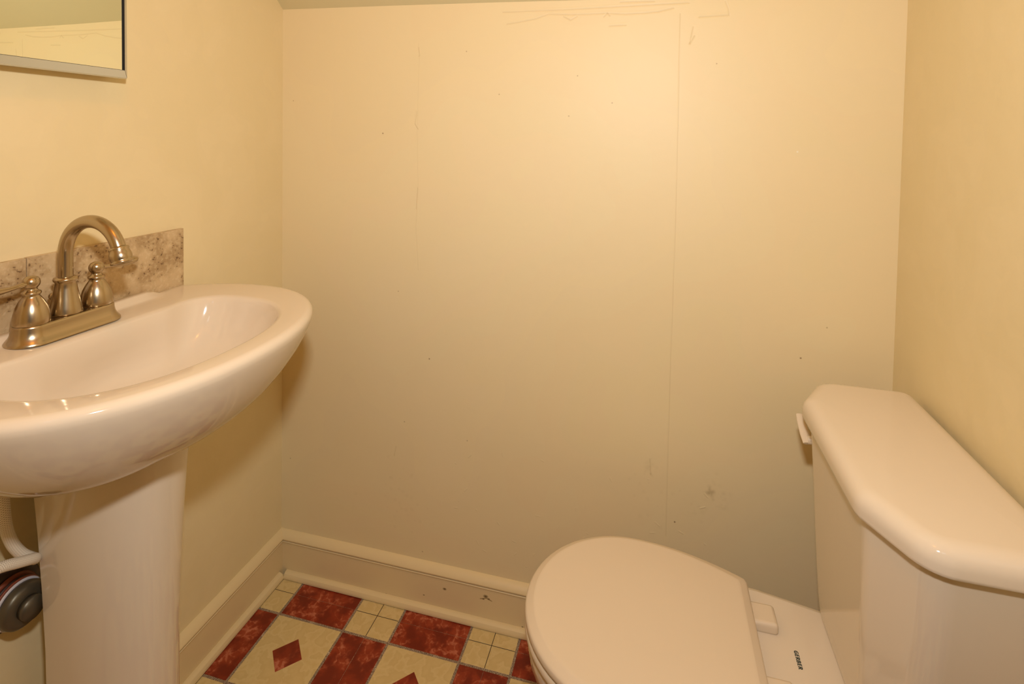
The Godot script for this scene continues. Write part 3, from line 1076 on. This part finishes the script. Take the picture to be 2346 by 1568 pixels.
func build_toilet() -> void:
	var o := Vector3(1.1, 0, SEAT_Z)
	var t := thing("toilet", "white porcelain toilet with closed lid in the corner", "toilet", o)
	# bowl body
	var c := Vector2(1.02, SEAT_Z)
	var s0 := seat_ring(-0.004)
	var bowl := []
	for e in [[0.0, 0.62, 0.60, 0.06], [0.02, 0.62, 0.60, 0.06], [0.05, 0.58, 0.55, 0.06], [0.12, 0.56, 0.53, 0.055], [0.20, 0.66, 0.63, 0.035], [0.26, 0.80, 0.78, 0.015], [0.31, 0.92, 0.92, 0.005], [0.345, 0.985, 0.985, 0.0], [0.362, 0.995, 0.995, 0.0], [0.374, 0.993, 0.993, 0.0], [0.379, 0.98, 0.98, 0.0]]:
		bowl.append(at_y(scaled(s0, c, e[1], e[2], e[3]), e[0]))
	# rear deck that carries the tank
	var dk := rpoly([Vector2(1.08, SEAT_Z - 0.150), Vector2(1.19, SEAT_Z - 0.152), Vector2(1.30, SEAT_Z - 0.130), Vector2(1.455, SEAT_Z - 0.122), Vector2(1.455, SEAT_Z + 0.122), Vector2(1.30, SEAT_Z + 0.130), Vector2(1.19, SEAT_Z + 0.152), Vector2(1.08, SEAT_Z + 0.150)], [0.02, 0.1, 0.1, 0.02, 0.02, 0.1, 0.1, 0.02], 4)
	var deck := []
	for e in [[0.06, 0.16], [0.045, 0.24], [0.03, 0.30], [0.012, 0.335], [0.003, 0.355], [0.0, 0.368], [0.0015, 0.378], [0.006, 0.3838], [0.014, 0.386]]:
		deck.append(at_y(inset(dk, e[0]), e[1]))
	var bowl_part := part("bowl", join([loft(sub(bowl, o)), loft(sub(deck, o))]), M.porcelain, t)
	var seat := []
	for e in [[0.006, 0.380], [0.001, 0.3825], [0.0, 0.387], [0.0005, 0.3915], [0.003, 0.3955], [0.008, 0.3975], [0.02, 0.3978]]:
		seat.append(at_y(seat_ring(-e[0]), e[1]))
	part("seat", loft(sub(seat, o)), M.seat, t)
	var lid := []
	for e in [[0.010, 0.3985], [0.003, 0.3990], [0.0005, 0.4010], [0.0, 0.4050], [0.0005, 0.4095], [0.0018, 0.4118], [0.0042, 0.4135], [0.0090, 0.4160], [0.0140, 0.4186], [0.0156, 0.4194], [0.020, 0.4199]]:
		lid.append(at_y(seat_ring(-e[0]), e[1]))
	lid.append(at_y(scaled(seat_ring(-0.020), c, 0.6, 0.6), 0.4212))
	var lid_part := part("seat_lid", loft(sub(lid, o)), M.seat, t)
	for s in [-1.0, 1.0]:
		var h := part("hinge", rbox(Vector3(0.062, 0.020, 0.046), 0.006), M.seat, lid_part)
		h.position = Vector3(1.181, 0.3935, SEAT_Z + 0.0705 * s) - o
	# tank
	var tank := []
	for e in [[0.384, 0.128, 1.296, 0.022, 0.03, 0.018], [0.390, 0.134, 1.292, 0.024, 0.034, 0.02], [0.405, 0.146, 1.289, 0.028, 0.042, 0.024], [0.43, 0.160, 1.287, 0.034, 0.054, 0.03], [0.47, 0.174, 1.285, 0.038, 0.066, 0.034], [0.54, 0.189, 1.282, 0.042, 0.074, 0.038], [0.62, 0.203, 1.279, 0.045, 0.080, 0.04], [0.70, 0.216, 1.275, 0.047, 0.086, 0.042], [0.728, 0.221, 1.273, 0.048, 0.088, 0.044]]:
		tank.append(at_y(tank_ring(e[1], e[2], 1.462, e[3], e[4], e[5], lerpf(SEAT_Z - 0.004, TANK_Z, smoothstep(0.38, 0.5, e[0]))), e[0]))
	var tank_part := part("tank", loft(sub(tank, o)), M.porcelain, t)
	var base := tank_ring(0.2325, 1.2605, 1.473, 0.050, 0.094, 0.048)
	var tl := []
	for e in [[0.014, 0.7235], [0.003, 0.7240], [0.0005, 0.7260], [0.0, 0.730], [0.0, 0.738], [0.0008, 0.7435], [0.003, 0.7490], [0.0065, 0.7535], [0.0115, 0.7570], [0.018, 0.7592], [0.026, 0.7602]]:
		tl.append(at_y(inset(base, e[0]), e[1]))
	tl.append(at_y(scaled(inset(base, 0.026), Vector2(1.366, TANK_Z), 0.6, 0.6), 0.7608))
	part("tank_lid", loft(sub(tl, o)), M.porcelain, t)
	# flush lever on the far front corner of the tank
	part("flush_lever", join([
		tube([Vector3(1.2790, 0.6630, 0.176), Vector3(1.2775, 0.6730, 0.162), Vector3(1.2750, 0.6880, 0.143), Vector3(1.2735, 0.6960, 0.131)].map(func(p): return p - o), [0.0085, 0.0095, 0.0085, 0.006], 14, 0.42),
		[lathe([Vector2(0.0, 0.0), Vector2(0.0075, 0.0), Vector2(0.0075, 0.012), Vector2(0.010, 0.016), Vector2(0.0, 0.018)], 20), Transform3D(Basis(Vector3.BACK, -PI / 2), Vector3(1.2790, 0.6680, 0.172) - o)],
	]), M.seat, tank_part)
	# maker's lettering printed on the deck
	var font := SystemFont.new()
	font.font_names = PackedStringArray(["Droid Sans"])
	font.font_weight = 700
	var tm := TextMesh.new()
	tm.text = "GERBER"
	tm.font = font
	tm.font_size = 32
	tm.pixel_size = 0.00028
	tm.depth = 0.0004
	tm.curve_step = 1.0
	var tx := part("lettering", tm, M.ink, bowl_part)
	tx.position = Vector3(1.233, 0.3863, 0.338) - o
	tx.basis = Basis(Vector3(0, 0, 1), Vector3(1, 0, 0), Vector3(0, 1, 0))
	tx.set_meta("label", "dark green printed lettering")


# ---------------------------------------------------------------- mirror
func build_mirror() -> void:
	var y0 := 1.3250
	var y1 := 1.86
	var z0 := 0.4890
	var z1 := 0.872
	var fx := 0.040            # how far the mirror's face stands off the wall
	var t := thing("mirror", "shallow wall mirror cabinet in a thin chrome frame above the sink", "mirror", Vector3(0, y0, (z0 + z1) / 2))
	var o := t.position
	part("body", block(Vector3(0.0005, y0 + 0.004, z0 + 0.004) - o, Vector3(fx - 0.006, y1 - 0.004, z1 - 0.004) - o), M.trim_paint, t)
	part("gasket", block(Vector3(fx - 0.006, y0 + 0.004, z0 + 0.003) - o, Vector3(fx - 0.0025, y1 - 0.004, z1 - 0.003) - o), M.dark_gap, t)
	part("glass", block(Vector3(fx - 0.0025, y0 + 0.0155, z0 + 0.0088) - o, Vector3(fx, y1 - 0.0155, z1 - 0.0088) - o), M.mirror, t)
	# four mitred bars, each bevelled towards the wall
	var outer := [Vector2(z0, y0), Vector2(z1, y0), Vector2(z1, y1), Vector2(z0, y1)]
	var wdt := [0.0145, 0.0075, 0.0145, 0.0075]
	var inner := [Vector2(z0 + 0.0075, y0 + 0.0145), Vector2(z1 - 0.0075, y0 + 0.0145), Vector2(z1 - 0.0075, y1 - 0.0145), Vector2(z0 + 0.0075, y1 - 0.0145)]
	for i in 4:
		var a: Vector2 = outer[i]
		var b: Vector2 = outer[(i + 1) % 4]
		var ai: Vector2 = inner[i]
		var bi: Vector2 = inner[(i + 1) % 4]
		var gap := (b - a).normalized() * 0.0004
		var p := func(v: Vector2, x: float) -> Vector3: return Vector3(x, v.y, v.x) - o
		var a2 := a.lerp(ai, 0.12) + gap
		var b2 := b.lerp(bi, 0.12) - gap
		var q := [
			[p.call(a + gap, fx - 0.008), p.call(b - gap, fx - 0.008), p.call(b - gap, fx - 0.002), p.call(a + gap, fx - 0.002)],
			[p.call(a + gap, fx - 0.002), p.call(b - gap, fx - 0.002), p.call(b2, fx + 0.0005), p.call(a2, fx + 0.0005)],
			[p.call(a2, fx + 0.0005), p.call(b2, fx + 0.0005), p.call(bi - gap, fx + 0.0035), p.call(ai + gap, fx + 0.0035)],
			[p.call(a + gap, fx - 0.008), p.call(b - gap, fx - 0.008), p.call(bi - gap, fx - 0.002), p.call(ai + gap, fx - 0.002)],
			[p.call(a + gap, fx - 0.008), p.call(a2, fx + 0.0005), p.call(ai + gap, fx + 0.0035), p.call(ai + gap, fx - 0.002)],
			[p.call(b - gap, fx - 0.008), p.call(b2, fx + 0.0005), p.call(bi - gap, fx + 0.0035), p.call(bi - gap, fx - 0.002)],
		]
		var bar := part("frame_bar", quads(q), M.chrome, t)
		var ci := ai + (ai - a) * 0.07
		var di := bi + (bi - b) * 0.07
		part("seal", quads([[p.call(ai, fx + 0.0034), p.call(bi, fx + 0.0034), p.call(di, fx + 0.0006), p.call(ci, fx + 0.0006)], [p.call(ai, fx + 0.0034), p.call(bi, fx + 0.0034), p.call(bi, fx - 0.002), p.call(ai, fx - 0.002)], [p.call(ai, fx - 0.002), p.call(bi, fx - 0.002), p.call(di, fx + 0.0006), p.call(ci, fx + 0.0006)]]), M.dark_gap, bar)


# ---------------------------------------------------------------- pipes under the sink
func build_pipes() -> void:
	var o := Vector3(0.0, 0.48, 0.672)
	var t := thing("drain_pipe", "dark old drain pipe with rusty coupling rings behind the pedestal", "pipe", o)
	var ax := Basis(Vector3.BACK, -PI / 2)      # lathe axis y becomes +x
	var ring := func(called: String, prof: Array, m: Material) -> void:
		var q := part(called, lathe(prof.map(func(p): return Vector2(p.x, p.y * 0.8)), 36), m, t)
		q.basis = ax
	ring.call("escutcheon", [Vector2(0.0, 0.0), Vector2(0.052, 0.0), Vector2(0.052, 0.003), Vector2(0.047, 0.010), Vector2(0.038, 0.015), Vector2(0.034, 0.016), Vector2(0.0, 0.016)], M.dark_pipe)
	ring.call("rust_ring", [Vector2(0.0, 0.016), Vector2(0.037, 0.016), Vector2(0.0395, 0.019), Vector2(0.037, 0.022), Vector2(0.033, 0.024), Vector2(0.0, 0.024)], M.rust)
	ring.call("collar", [Vector2(0.0, 0.024), Vector2(0.034, 0.024), Vector2(0.0355, 0.028), Vector2(0.034, 0.032), Vector2(0.0, 0.032)], M.dark_pipe)
	ring.call("rust_ring", [Vector2(0.0, 0.032), Vector2(0.0345, 0.032), Vector2(0.0365, 0.035), Vector2(0.0345, 0.038), Vector2(0.0, 0.038)], M.rust)
	ring.call("washer", [Vector2(0.0, 0.038), Vector2(0.0340, 0.038), Vector2(0.0355, 0.041), Vector2(0.0340, 0.044), Vector2(0.0, 0.044)], M.washer)
	ring.call("slip_nut", [Vector2(0.0, 0.044), Vector2(0.0325, 0.044), Vector2(0.0335, 0.050), Vector2(0.0325, 0.058), Vector2(0.0280, 0.064), Vector2(0.020, 0.066), Vector2(0.0, 0.066)], M.old_metal)
	ring.call("tailpipe", [Vector2(0.0, 0.066), Vector2(0.017, 0.066), Vector2(0.017, 0.080), Vector2(0.0, 0.080)], M.old_metal)
	# supply hose: down from the faucet, one loop, then off along the wall
	var path := [Vector3(0.046, 0.716, 0.703), Vector3(0.048, 0.683, 0.702), Vector3(0.050, 0.632, 0.700), Vector3(0.052, 0.600, 0.694), Vector3(0.055, 0.576, 0.684), Vector3(0.060, 0.563, 0.675), Vector3(0.068, 0.560, 0.672), Vector3(0.074, 0.567, 0.680), Vector3(0.077, 0.577, 0.699), Vector3(0.076, 0.590, 0.730), Vector3(0.066, 0.600, 0.79), Vector3(0.045, 0.605, 0.86), Vector3(0.012, 0.605, 0.91)]
	var hp := thing("supply_hose", "braided pale supply hose looping beside the pedestal above the drain pipe", "hose", Vector3(0.046, 0.716, 0.703))
	part("sleeve", tube(smooth(path, 5).map(func(p): return p - hp.position), filled(0.0078, path.size(), 5), 16), M.hose, hp)
	part("coupling_nut", lathe([Vector2(0.0, -0.012), Vector2(0.010, -0.012), Vector2(0.0115, -0.008), Vector2(0.0115, 0.008), Vector2(0.010, 0.012), Vector2(0.0, 0.012)], 18), M.old_metal, hp)


func smooth(pts: Array, k: int) -> Array:
	var out := []
	for i in pts.size() - 1:
		var a: Vector3 = pts[maxi(i - 1, 0)]
		var b: Vector3 = pts[i]
		var c: Vector3 = pts[i + 1]
		var d: Vector3 = pts[mini(i + 2, pts.size() - 1)]
		for j in k:
			out.append(b.cubic_interpolate(c, a, d, float(j) / k))
	out.append(pts[-1])
	return out


func filled(r: float, n: int, k: int) -> Array:
	var out := []
	out.resize((n - 1) * k + 1)
	out.fill(r)
	return out
